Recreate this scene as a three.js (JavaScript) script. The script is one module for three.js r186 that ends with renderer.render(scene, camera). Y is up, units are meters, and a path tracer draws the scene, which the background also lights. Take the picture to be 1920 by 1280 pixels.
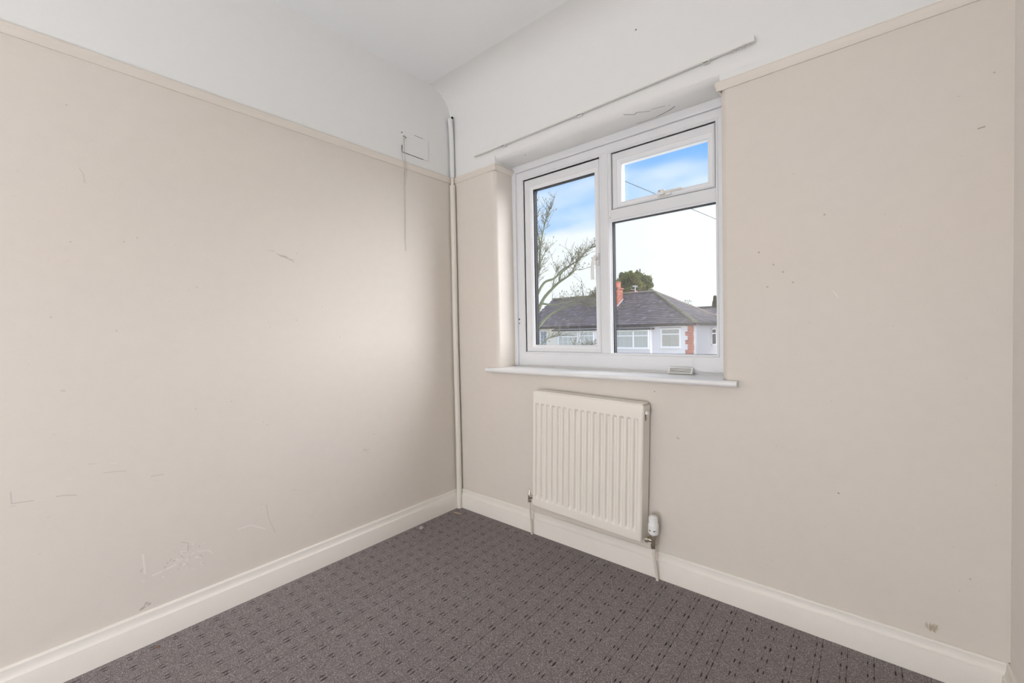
import * as THREE from 'three';
import { RoundedBoxGeometry } from 'three/addons/geometries/RoundedBoxGeometry.js';
import { mergeGeometries, toCreasedNormals } from 'three/addons/utils/BufferGeometryUtils.js';
import { ImprovedNoise } from 'three/addons/math/ImprovedNoise.js';

// ---------------------------------------------------------------- camera, sky, sun, exposure
const scene = new THREE.Scene();
const renderer = new THREE.WebGLRenderer({ antialias: true });
renderer.toneMapping = THREE.LinearToneMapping;
renderer.toneMappingExposure = 1.19;
renderer.shadowMap.enabled = true;
const camera = new THREE.PerspectiveCamera(77.43, 1.5, 0.05, 300);
camera.position.set(1.9896, 1.0911, 1.8258);
camera.rotation.set(-0.0225, 0.6981, -0.0191, 'YXZ');

let seed = 7;
const rnd = () => { seed = (seed + 0x6d2b79f5) | 0; let t = Math.imul(seed ^ (seed >>> 15), 1 | seed); t = (t + Math.imul(t ^ (t >>> 7), 61 | t)) ^ t; return ((t ^ (t >>> 14)) >>> 0) / 4294967296; };
const rr = (a, b) => a + (b - a) * rnd();
const noise = new ImprovedNoise();
const fbm = (x, y, z = 0, o = 4) => { let s = 0, a = 0.5; for (let i = 0; i < o; i++) { s += a * noise.noise(x, y, z + i * 7.3); x *= 2; y *= 2; z *= 2; a *= 0.5; } return s; };
const clamp = THREE.MathUtils.clamp, smooth = THREE.MathUtils.smoothstep, lerp = THREE.MathUtils.lerp;

{ // blue sky with a veil of thin cloud that closes up towards the horizon, the same all round
  const W = 1024, H = 512, data = new Float32Array(W * H * 4);
  for (let j = 0; j < H; j++) {
    const up = ((j + 0.5) / H - 0.5) * Math.PI, y = Math.sin(up), c = Math.cos(up);
    for (let i = 0; i < W; i++) {
      const a = ((i + 0.5) / W - 0.5) * 2 * Math.PI, x = c * Math.cos(a), z = c * Math.sin(a);
      const k = 1.0 / (Math.max(y, 0) + 0.14);
      const n = fbm(x * k * 0.9, z * k * 2.1, 3.1, 5), n2 = fbm(x * k * 1.6 + 9, z * k * 1.9, 8.4, 5);
      const veil = smooth(0.385 - Math.max(y, 0) + n * 0.24, 0.0, 0.15), heap = smooth(n2 + 0.14, -0.02, 0.22) * smooth(y, 0.46, 0.62);
      const cover = clamp(Math.max(veil, heap), 0, 1);
      const b = smooth(y, 0.1, 0.6);
      const blue = [lerp(0.24, 0.09, b), lerp(0.56, 0.33, b), lerp(1.0, 0.92, b)];
      const white = [0.83, 0.90, 0.935];
      const o = (j * W + i) * 4;
      for (let q = 0; q < 3; q++) data[o + q] = lerp(blue[q], white[q], cover) * 1.0;
      data[o + 3] = 1;
    }
  }
  const sky = new THREE.DataTexture(data, W, H, THREE.RGBAFormat, THREE.FloatType);
  sky.mapping = THREE.EquirectangularReflectionMapping; sky.magFilter = THREE.LinearFilter; sky.minFilter = THREE.LinearFilter; sky.needsUpdate = true;
  scene.background = sky; scene.environment = sky;
}
// low sun behind thin cloud, off to the right over the houses opposite: a wide soft source
const sun = new THREE.DirectionalLight(0xf7f8ff, 11.8);
sun.position.set(26.0, 12.2, -12.8); sun.target.position.set(0, 1, 0);
sun.castShadow = true; sun.shadow.radius = 150;
Object.assign(sun.shadow.camera, { left: -30, right: 30, top: 20, bottom: -20, near: 0.5, far: 90 });
scene.add(sun, sun.target);
const LAMP_POWER = 9.0;

// ---------------------------------------------------------------- helpers
const counts = {};
const numbered = (n) => { const k = counts[n] ?? 0; counts[n] = k + 1; return k ? `${n}_${String(k).padStart(3, '0')}` : n; };
function mesh(name, geo, mat, parent, label) {
  if (Array.isArray(geo)) geo = geo.length > 1 ? mergeGeometries(geo.map((g) => clean(g))) : geo[0];
  const m = new THREE.Mesh(geo, mat); m.castShadow = m.receiveShadow = true;
  m.name = parent ? name : numbered(name);
  if (label) m.userData.label = label;
  (parent ?? scene).add(m); return m;
}
function clean(g) { g = g.index ? g.toNonIndexed() : g.clone(); for (const k of Object.keys(g.attributes)) if (!['position', 'normal', 'uv'].includes(k)) g.deleteAttribute(k); if (!g.attributes.uv) g.setAttribute('uv', new THREE.BufferAttribute(new Float32Array(g.attributes.position.count * 2), 2)); return g; }
function thing(name, label, category, pos = [0, 0, 0], group) {
  const o = new THREE.Group(); o.name = numbered(name); o.position.set(...pos); o.userData = { label, category }; if (group) o.userData.group = group; scene.add(o); return o;
}
const tag = (o, label, category, group) => { o.userData.label = label; o.userData.category = category; if (group) o.userData.group = group; return o; };
function struct(name, geo, mat) { const m = mesh(name, geo, mat); m.userData.kind = 'structure'; return m; }
const box = (x0, x1, y0, y1, z0, z1, r = 0) => {
  const g = r ? new RoundedBoxGeometry(x1 - x0, y1 - y0, z1 - z0, 2, r) : new THREE.BoxGeometry(x1 - x0, y1 - y0, z1 - z0);
  g.translate((x0 + x1) / 2, (y0 + y1) / 2, (z0 + z1) / 2); return g;
};
// closed profile [(out, up)] swept along out x up, from an origin
function sweep(profile, out, origin, length, creased = 0.6) {
  const s = new THREE.Shape(profile.map(([a, b]) => new THREE.Vector2(a, b)));
  let g = new THREE.ExtrudeGeometry(s, { depth: length, bevelEnabled: false });
  const P = new THREE.Vector3(...out), Y = new THREE.Vector3(0, 1, 0), A = P.clone().cross(Y);
  g = toCreasedNormals(g, creased);
  g.applyMatrix4(new THREE.Matrix4().makeBasis(P, Y, A).setPosition(...origin)); return g;
}
// upright column with a plan [(x, z)] between two heights
function column(plan, y0, y1) {
  const s = new THREE.Shape(plan.map(([x, z]) => new THREE.Vector2(x, -z)));
  let g = new THREE.ExtrudeGeometry(s, { depth: y1 - y0, bevelEnabled: false, curveSegments: 8 });
  g = toCreasedNormals(g, 0.5); g.rotateX(-Math.PI / 2); g.translate(0, y0, 0); return g;
}
// flat ring facing +z: outer and inner rectangles, front face at z, thickness back from it
function ring(o, i, zFront, depth, bevel = 0.003, bevelDepth = bevel) {
  const s = new THREE.Shape([[o[0], o[2]], [o[1], o[2]], [o[1], o[3]], [o[0], o[3]]].map((p) => new THREE.Vector2(...p)));
  for (const h of Array.isArray(i[0]) ? i : [i]) s.holes.push(new THREE.Path([[h[0], h[2]], [h[0], h[3]], [h[1], h[3]], [h[1], h[2]]].map((p) => new THREE.Vector2(...p))));
  const g = new THREE.ExtrudeGeometry(s, { depth: depth - 2 * bevelDepth, bevelEnabled: true, bevelSize: bevel, bevelThickness: bevelDepth, bevelOffset: -bevel, bevelSegments: 1 });
  g.translate(0, 0, zFront - depth + bevelDepth); return g;
}
function planar(g, u, v, su, sv, ou = 0, ov = 0) { // uv from two position axes, over a sheet su x sv metres
  const p = g.attributes.position, a = new Float32Array(p.count * 2), get = ['getX', 'getY', 'getZ'];
  for (let k = 0; k < p.count; k++) { a[2 * k] = (p[get[u]](k) - ou) / su; a[2 * k + 1] = (p[get[v]](k) - ov) / sv; }
  g.setAttribute('uv', new THREE.BufferAttribute(a, 2)); return g;
}
function tube(points, r, seg = 24, sides = 10) {
  const c = new THREE.CatmullRomCurve3(points.map((p) => new THREE.Vector3(...p)), false, 'centripetal'); return new THREE.TubeGeometry(c, seg, r, sides);
}
const lathe = (pts, n = 28) => new THREE.LatheGeometry(pts.map((p) => new THREE.Vector2(...p)), n);
const canvasTex = (c, srgb) => { const t = new THREE.CanvasTexture(c); if (srgb) t.colorSpace = THREE.SRGBColorSpace; t.wrapS = t.wrapT = THREE.RepeatWrapping; t.magFilter = THREE.LinearFilter; return t; };
function canvas(w, h) { const c = document.createElement('canvas'); c.width = w; c.height = h; return c; }
// painted plaster: colour sheet with faint roller mottling, plus the marks drawn on it; and its relief
function plaster(w, h, W, H, rgb, marks, amount = 1) {
  const c = canvas(w, h), x = c.getContext('2d'), b = canvas(w, h), y = b.getContext('2d');
  const im = x.createImageData(w, h), bi = y.createImageData(w, h);
  for (let j = 0; j < h; j++) for (let i = 0; i < w; i++) {
    const u = (i / w) * W, v = (j / h) * H, o = (j * w + i) * 4;
    const f = (rnd() - 0.5) * 2.2 + noise.noise(u * 26, v * 26, 1.7) * 1.3 * amount, tint = noise.noise(u * 2.3, v * 2.3, 9) * 1.2 * amount;
    im.data[o] = rgb[0] + f + tint; im.data[o + 1] = rgb[1] + f; im.data[o + 2] = rgb[2] + f - tint; im.data[o + 3] = 255;
    const g = 128 + noise.noise(u * 5, v * 5, 4) * 50 + noise.noise(u * 22, v * 16, 2) * 22 + (rnd() - 0.5) * 10;
    bi.data[o] = bi.data[o + 1] = bi.data[o + 2] = g; bi.data[o + 3] = 255;
  }
  x.putImageData(im, 0, 0); y.putImageData(bi, 0, 0);
  if (marks) { marks(x, (p) => [(p[0] / W) * w, (1 - p[1] / H) * h], w / W, false); marks(y, (p) => [(p[0] / W) * w, (1 - p[1] / H) * h], w / W, true); }
  return { map: canvasTex(c, true), bumpMap: canvasTex(b, false) };
}
const std = (color, roughness = 0.6, extra = {}) => new THREE.MeshStandardMaterial({ color, roughness, ...extra });

// marks on the paintwork: [along, up] in metres
function stroke(x, at, s, pts, width, style) {
  x.strokeStyle = style; x.lineWidth = Math.max(1, width * s); x.lineCap = 'round'; x.beginPath();
  pts.forEach((p, k) => (k ? x.lineTo(...at(p)) : x.moveTo(...at(p)))); x.stroke();
}
function speck(x, at, s, p, r, style) { const [a, b] = at(p); x.fillStyle = style; x.beginPath(); x.ellipse(a, b, Math.max(0.7, r * s), Math.max(0.6, r * s * 0.75), 0.6, 0, 7); x.fill(); }
function leftMarks(x, at, s, relief) {
  const dark = relief ? 'rgba(70,70,70,0.7)' : 'rgba(138,128,118,0.34)', faint = relief ? 'rgba(90,90,90,0.5)' : 'rgba(160,148,138,0.28)', pale = relief ? 'rgba(230,230,230,0.5)' : 'rgba(250,246,240,0.5)';
  stroke(x, at, s, [[1.651, 1.656], [1.642, 1.641], [1.639, 1.611]], 0.0016, dark);
  stroke(x, at, s, [[1.622, 0.639], [1.595, 0.637], [1.565, 0.631]], 0.0022, faint);
  stroke(x, at, s, [[1.499, 0.594], [1.463, 0.592]], 0.002, dark);
  stroke(x, at, s, [[1.827, 0.636], [1.826, 0.600], [1.782, 0.596]], 0.002, dark);
  stroke(x, at, s, [[1.734, 0.593], [1.717, 0.592], [1.689, 0.584]], 0.0022, dark);
  stroke(x, at, s, [[0.662, 0.498], [0.620, 0.495]], 0.003, faint);
  stroke(x, at, s, [[0.66, 0.515], [0.635, 0.48]], 0.002, faint);
  stroke(x, at, s, [[1.122, 0.368], [1.114, 0.306], [1.090, 0.235]], 0.0017, dark);
  stroke(x, at, s, [[1.419, 0.322], [1.398, 0.310], [1.400, 0.278]], 0.0018, dark);
  stroke(x, at, s, [[1.506, 0.233], [1.437, 0.244]], 0.005, pale);
  stroke(x, at, s, [[1.230, 0.301], [1.184, 0.302], [1.130, 0.266]], 0.004, pale);
  stroke(x, at, s, [[1.371, 0.267], [1.333, 0.256], [1.322, 0.239]], 0.003, pale);
  stroke(x, at, s, [[1.713, 0.930], [1.705, 0.928]], 0.004, faint);
  stroke(x, at, s, [[1.530, 0.320], [1.526, 0.250]], 0.004, pale);
  for (const p of [[1.674, 1.852], [1.678, 1.411], [1.512, 1.450], [1.548, 1.431], [1.728, 1.166], [1.576, 1.121], [1.342, 1.287], [0.963, 1.465], [0.852, 1.228], [1.084, 1.129], [0.972, 1.163], [0.766, 1.081], [1.360, 0.818], [1.239, 0.830], [1.108, 0.711], [1.122, 0.726], [0.627, 0.581], [0.241, 0.380]]) speck(x, at, s, p, 0.0026, dark);
  for (let k = 0; k < 46; k++) { const z = 1.34 + rnd() * 0.17 * rnd() + rnd() * 0.06, y = 0.2 + rnd() * 0.1; stroke(x, at, s, [[z, y], [z + rr(-0.012, 0.012), y + rr(-0.006, 0.01)]], rr(0.001, 0.004), rnd() < 0.5 ? pale : faint); }
  for (const p of [[1.462, 0.261], [1.442, 0.260], [1.452, 0.268], [1.47, 0.25]]) speck(x, at, s, p, 0.003, dark);
  for (const p of [[1.533, 0.131], [1.518, 0.135], [1.54, 0.128], [1.526, 0.142]]) speck(x, at, s, p, 0.006, dark);
  for (let k = 0; k < 26; k++) { const t = rnd(); stroke(x, at, s, [[1.10 - t * 0.11 + rr(-0.01, 0.01), 1.47 - t * 0.036], [1.08 - t * 0.11, 1.465 - t * 0.036 + rr(-0.008, 0.008)]], rr(0.002, 0.006), relief ? 'rgba(128,128,128,0.1)' : 'rgba(160,148,142,0.13)'); }
  for (let k = 0; k < 70; k++) speck(x, at, s, [rr(0.3, 1.85), rr(0.15, 1.95)], rr(0.0008, 0.0018), faint);
  for (let k = 0; k < 16; k++) { const p = [rr(0.5, 1.85), rr(0.2, 0.8)]; stroke(x, at, s, [p, [p[0] + rr(-0.03, 0.03), p[1] + rr(-0.008, 0.008)]], 0.0014, rnd() < 0.5 ? faint : pale); }
}
function frontMarks(x, at, s, relief) {
  const dark = relief ? 'rgba(40,40,40,0.8)' : 'rgba(120,108,96,0.6)', faint = relief ? 'rgba(80,80,80,0.5)' : 'rgba(150,136,120,0.4)', pale = relief ? 'rgba(220,220,220,0.5)' : 'rgba(246,240,230,0.55)';
  for (const p of [[1.673, 1.371], [1.268, 0.818], [1.909, 0.516]]) speck(x, at, s, p, 0.0032, dark);
  for (const p of [[1.872, 1.474], [1.365, 0.629], [1.37, 0.625], [1.72, 1.32], [1.75, 1.29], [1.7, 1.24], [1.78, 1.25]]) speck(x, at, s, p, 0.004, faint);
  if (!relief) for (let k = 0; k < 30; k++) { const a = rr(-0.016, 0.016); stroke(x, at, s, [[2.139 + a, 0.149 + rr(0.002, 0.014)], [2.139 + a * 0.7 + rr(-0.003, 0.003), 0.149 - rr(0.002, 0.014)]], 0.003, 'rgba(140,118,92,0.16)'); }
  stroke(x, at, s, [[1.895, 1.211], [1.908, 1.189]], 0.003, pale);
  stroke(x, at, s, [[2.231, 1.652], [2.237, 1.653], [2.244, 1.654]], 0.003, dark);
  stroke(x, at, s, [[1.59, 2.0155], [1.645, 2.0155]], 0.002, dark); stroke(x, at, s, [[1.68, 2.0155], [1.72, 2.0155]], 0.002, dark); stroke(x, at, s, [[1.78, 2.0155], [2.0, 2.0155]], 0.0012, faint);
  for (let k = 0; k < 40; k++) speck(x, at, s, [rr(1.6, 2.28), rr(0.15, 1.95)], rr(0.0008, 0.0018), faint);
  for (const p of [[2.22, 0.33], [2.262, 1.8], [0.2, 0.3], [0.08, 0.13], [0.12, 0.12]]) speck(x, at, s, p, 0.003, faint);
}
function lintelMarks(x, at, s, relief) { // cracked filler on the underside of the lintel; second number is the way along the curve
  const dark = relief ? 'rgba(10,10,10,0.9)' : 'rgba(92,88,82,0.85)';
  stroke(x, at, s, [[1.13, 0.505], [1.15, 0.512], [1.172, 0.528], [1.185, 0.518], [1.205, 0.528], [1.236, 0.545]], 0.0028, dark);
  stroke(x, at, s, [[1.243, 0.535], [1.27, 0.54], [1.304, 0.548]], 0.0022, dark);
  stroke(x, at, s, [[1.145, 0.612], [1.19, 0.618], [1.224, 0.618], [1.25, 0.612]], 0.0022, dark);
  stroke(x, at, s, [[1.24, 0.614], [1.273, 0.606], [1.31, 0.594], [1.335, 0.578]], 0.0042, dark);
  speck(x, at, s, [0.53, 0.54], 0.004, dark); speck(x, at, s, [1.204, 0.16], 0.004, dark); speck(x, at, s, [1.32, 0.553], 0.0025, dark);
}

// ---------------------------------------------------------------- materials
const CREAM = [227, 218, 206], WHITE = [240, 239, 235];
const leftPaint = new THREE.MeshStandardMaterial({ ...plaster(2048, 1260, 3.4, 2.05, CREAM, leftMarks), roughness: 0.55, bumpScale: 0.0006 });
const frontPaint = new THREE.MeshStandardMaterial({ ...plaster(2048, 1780, 2.36, 2.05, CREAM, frontMarks), roughness: 0.55, bumpScale: 0.0006 });
const lintelPaint = new THREE.MeshStandardMaterial({ ...plaster(2048, 700, 2.36, 0.8, WHITE, lintelMarks, 0.6), roughness: 0.6, bumpScale: 0.0005 });
const whiteSheet = plaster(1024, 1024, 2, 2, WHITE, null, 0.6);
const whitePaint = new THREE.MeshStandardMaterial({ ...whiteSheet, roughness: 0.65, bumpScale: 0.0006 });
const ceilingPaint = new THREE.MeshStandardMaterial({ ...plaster(1024, 1024, 2, 2, [250, 250, 248], null, 0.5), roughness: 0.65, bumpScale: 0.0005 });
const creamSheet = plaster(1024, 1024, 2, 2, CREAM, null, 1);
const creamPaint = new THREE.MeshStandardMaterial({ ...creamSheet, roughness: 0.55, bumpScale: 0.0006 });
const palePaint = new THREE.MeshStandardMaterial({ ...plaster(1024, 1024, 2, 2, [247, 241, 234], null, 1), roughness: 0.55, bumpScale: 0.0006 });
const railPaint = std(0xe9e0d3, 0.5);
const gloss = std(0xefece4, 0.38), sillGloss = std(0xf3f2ef, 0.3), upvc = std(0xe9e9e9, 0.32), upvcBead = std(0xf4f4f4, 0.28);
const rubber = std(0x242528, 0.6), spacerMat = std(0x050609, 0.9);
const glass = new THREE.MeshPhysicalMaterial({ color: 0xffffff, transmission: 1, thickness: 0, roughness: 0, ior: 1.45 });
const enamel = std(0xf4ede1, 0.32), plastic = std(0xf1efe9, 0.4), chrome = std(0xcfc9be, 0.22, { metalness: 1 }), brassy = std(0xb3a999, 0.32, { metalness: 0.85 }), darkHole = std(0x2a2622, 0.9);
const pipePaint = std(0xe9e2d4, 0.42), pipeWhite = std(0xeaeae6, 0.42);

// carpet: dark taupe loop pile with rows of paired pulled-loop dashes and a stitch line along each row
const carpetMat = (() => {
  const N = 1024, TX = 0.067 * 8, TZ = 0.0632 * 8, c = canvas(N, N), x = c.getContext('2d'), b = canvas(N, N), y = b.getContext('2d');
  const im = x.createImageData(N, N), bi = y.createImageData(N, N), cell = new Float32Array(256 * 256).map(() => rnd()), fine = new Float32Array(512 * 512).map(() => rnd());
  for (let j = 0; j < N; j++) for (let i = 0; i < N; i++) {
    const o = (j * N + i) * 4, g = cell[(j >> 2) * 256 + (i >> 2)], f = fine[(j >> 1) * 512 + (i >> 1)];
    const v = 133 + (g - 0.5) * 46 + (f - 0.5) * 62 + (g > 0.93 ? 34 : 0);
    im.data[o] = v + 8; im.data[o + 1] = v - 1; im.data[o + 2] = v - 3; im.data[o + 3] = 255;
    const h = 130 + (g - 0.5) * 120 + (f - 0.5) * 90; bi.data[o] = bi.data[o + 1] = bi.data[o + 2] = h; bi.data[o + 3] = 255;
  }
  x.putImageData(im, 0, 0); y.putImageData(bi, 0, 0);
  const px = N / TX, pz = N / TZ, dash = (ctx, u, w, len, wid, style) => { ctx.fillStyle = style; ctx.beginPath(); ctx.ellipse(u * px, w * pz, wid * px, len * pz, 0, 0, 7); ctx.fill(); };
  for (let r = 0; r < 8; r++) {
    const seam = rnd();
    for (const off of [0, 0.0155]) {
      const a = seam > 0.55 ? 0.6 : seam > 0.25 ? 0.34 : 0.12;
      for (const [ctx, k] of [[x, a], [y, a * 1.3]]) { ctx.fillStyle = `rgba(40,33,32,${off ? k : k * 0.45})`; ctx.fillRect((r * 0.067 + 0.022 + off) * px - 1.1, 0, 2.2, N); }
    }
    for (let k = 0; k < 8; k++) for (const off of [0, 0.0155]) {
      const w = (k + 0.5) * 0.0632 + rr(-0.0015, 0.0015), len = rr(0.007, 0.0125), wid = rr(0.0014, 0.0026), al = rr(0.6, 0.95);
      dash(x, r * 0.067 + 0.022 + off, w, len, wid, `rgba(36,29,29,${al})`); dash(y, r * 0.067 + 0.022 + off, w, len * 1.1, wid * 1.3, 'rgba(0,0,0,0.85)');
    }
  }
  const map = canvasTex(c, true), bumpMap = canvasTex(b, false);
  return { mat: new THREE.MeshStandardMaterial({ map, bumpMap, bumpScale: 0.003, roughness: 0.97 }), TX, TZ };
})();

// ---------------------------------------------------------------- the room
const RW = 2.3, RD = 5.4, CH = 2.56, RAIL = 2.033, FZ = -0.16;   // width, depth, ceiling, middle of picture rail, window frame face
const OX0 = 0.356, OX1 = 1.542, SILL = 0.885, HEAD = 2.068;      // window opening
const arc = (cx, cz, r, a0, a1, n = 7) => Array.from({ length: n }, (_, k) => { const a = a0 + ((a1 - a0) * k) / (n - 1); return [cx + r * Math.cos(a), cz + r * Math.sin(a)]; });

{ // floor
  const g = box(-0.02, RW + 0.02, -0.06, 0, -0.02, RD + 0.02);
  planar(g, 0, 2, carpetMat.TX, carpetMat.TZ, 0.0435 - 0.0 + 0.9820 - 8 * 0.067 * 2 + 0.0005, 0.0655 - 0.0316);
  struct('floor', g, carpetMat.mat);
}
{ // left wall: cream up to the picture rail, white frieze above
  struct('wall_left', planar(box(-0.12, 0, -0.06, RAIL, -0.02, RD + 0.1), 2, 1, 3.4, 2.05), leftPaint);
  struct('wall_left_frieze', planar(box(-0.12, 0, RAIL, CH + 0.1, -0.02, RD + 0.1), 2, 1, 2, 2), whitePaint);
}
{ // window wall: two piers with rounded arrises, the piece under the window, and the lintel with frieze and coved top
  const r = 0.03, left = [[-0.12, 0], ...arc(OX0 - r, -r, r, Math.PI / 2, 0), [OX0, -0.32], [-0.12, -0.32]];
  const right = [[RW + 0.12, 0], [RW + 0.12, -0.32], [OX1, -0.32], ...arc(OX1 + r, -r, r, Math.PI, Math.PI / 2)];
  const g = mergeGeometries([column(left, SILL - 0.024, RAIL), column(right, SILL - 0.024, RAIL), box(-0.12, RW + 0.12, -0.06, SILL - 0.024, -0.32, 0)].map(clean));
  struct('wall_front', planar(g, 0, 1, 2.36, 2.05), frontPaint);
  struct('wall_front_frieze', planar(mergeGeometries([box(-0.12, OX0, RAIL, HEAD + 0.0005, -0.32, 0), box(OX1, RW + 0.12, RAIL, HEAD + 0.0005, -0.32, 0)].map(clean)), 0, 1, 2, 2), whitePaint);
  // lintel: profile (out, up) from the frame under the soffit, round the arris, up the frieze, round the cove to the ceiling
  const R = 0.17, line = [[-0.32, HEAD], [-0.17, HEAD], [-0.10, HEAD], [-0.05, HEAD + 0.001]];
  for (let k = 1; k <= 8; k++) { const a = (k / 8) * Math.PI / 2; line.push([-0.045 + 0.045 * Math.sin(a), HEAD + 0.046 - 0.045 * Math.cos(a)]); }
  line.push([0, 2.2], [0, 2.3]);
  for (let k = 0; k <= 12; k++) { const a = (k / 12) * Math.PI / 2; line.push([R - R * Math.cos(a), CH - R + R * Math.sin(a)]); }
  // beside the opening the same sheet stands flat on the wall; the two columns at each side of the opening close the step between
  const n = line.length, cols = [[-0.02, 0], [0.15, 0], [OX0, 0], [OX0, 1], [0.7, 1], [1.0, 1], [1.3, 1], [OX1, 1], [OX1, 0], [1.9, 0], [RW + 0.02, 0]], pos = [], uv = [], idx = [];
  let run = 0;
  line.forEach((p, k) => {
    if (k) run += Math.hypot(p[0] - line[k - 1][0], p[1] - line[k - 1][1]);
    cols.forEach(([x, open]) => { pos.push(x, p[1], open ? p[0] : Math.max(p[0], 0)); uv.push(x / 2.36, 1 - run / 0.8); });
  });
  const m = cols.length;
  for (let k = 0; k < n - 1; k++) for (let c = 0; c < m - 1; c++) { const a = k * m + c; idx.push(a, a + 1, a + m, a + 1, a + m + 1, a + m); }
  let skin = new THREE.BufferGeometry(); skin.setAttribute('position', new THREE.Float32BufferAttribute(pos, 3)); skin.setAttribute('uv', new THREE.Float32BufferAttribute(uv, 2)); skin.setIndex(idx); skin = toCreasedNormals(skin, 0.7);
  struct('wall_front_lintel', [skin, box(-0.12, RW + 0.12, HEAD + 0.05, CH + 0.1, -0.32, -0.051)], lintelPaint);
}
struct('wall_right', planar(box(RW, RW + 0.12, -0.06, CH + 0.1, -0.02, RD + 0.1), 2, 1, 2, 2), palePaint);
struct('wall_back', planar(box(-0.12, RW + 0.12, -0.06, CH + 0.1, RD, RD + 0.12), 0, 1, 2, 2), creamPaint);
struct('ceiling', planar(box(-0.12, RW + 0.12, CH, CH + 0.1, -0.1, RD + 0.12), 0, 2, 2, 2), ceilingPaint);

// picture rail: [out, up]
const railProfile = (() => { const p = [[-0.001, 2.0153], [0.004, 2.0153], [0.007, 2.019], [0.0085, 2.027], [0.0105, 2.033], [0.0135, 2.037], [0.0145, 2.043], [0.012, 2.048], [0.006, 2.0505], [-0.001, 2.0505]]; return p; })();
struct('trim_1', sweep(railProfile, [1, 0, 0], [0, 0, 0], RD), railPaint);
{ // stub beside the corner, turned into the window reveal
  const g1 = sweep(railProfile, [0, 0, 1], [OX0 + 0.008, 0, 0], OX0 + 0.008), g2 = sweep(railProfile, [1, 0, 0], [OX0, 0, FZ - 0.002], -FZ + 0.004);
  struct('trim_2', [g1, g2], railPaint);
  const h1 = sweep(railProfile, [0, 0, 1], [RW, 0, 0], RW - OX1 + 0.006), h2 = sweep(railProfile, [-1, 0, 0], [OX1, 0, 0.002], -FZ);
  const end = lathe(railProfile.map(([a, b]) => [Math.max(a, 0) * 1.0 + 0.0001, b]), 20); end.translate(OX1 - 0.006, 0, 0);
  struct('trim_3', [h1, h2, end], railPaint);
}
// skirting board with a moulded top
const skirt = [[-0.001, -0.01], [0.019, -0.01], [0.019, 0.0765], [0.0182, 0.0795], [0.016, 0.0815], [0.0145, 0.0822], [0.0125, 0.0855], [0.0108, 0.092], [0.0098, 0.099], [0.0094, 0.105], [0.0094, 0.1095], [0.0075, 0.113], [0.0045, 0.1148], [-0.001, 0.1148]];
const skirtSheet = plaster(512, 512, 1, 1, [241, 235, 224], null, 0.8);
const skirtPaint = new THREE.MeshStandardMaterial({ ...skirtSheet, roughness: 0.4, bumpScale: 0.0003 });
struct('baseboard_left', planar(sweep(skirt, [1, 0, 0], [0, 0, 0], RD, 0.35), 2, 1, 1, 1), skirtPaint);
struct('baseboard_front', planar(sweep(skirt, [0, 0, 1], [RW, 0, 0], RW, 0.35), 0, 1, 1, 1), skirtPaint);
struct('baseboard_right', planar(sweep(skirt, [-1, 0, 0], [RW, 0, RD], RD, 0.35), 2, 1, 1, 1), skirtPaint);

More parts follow.
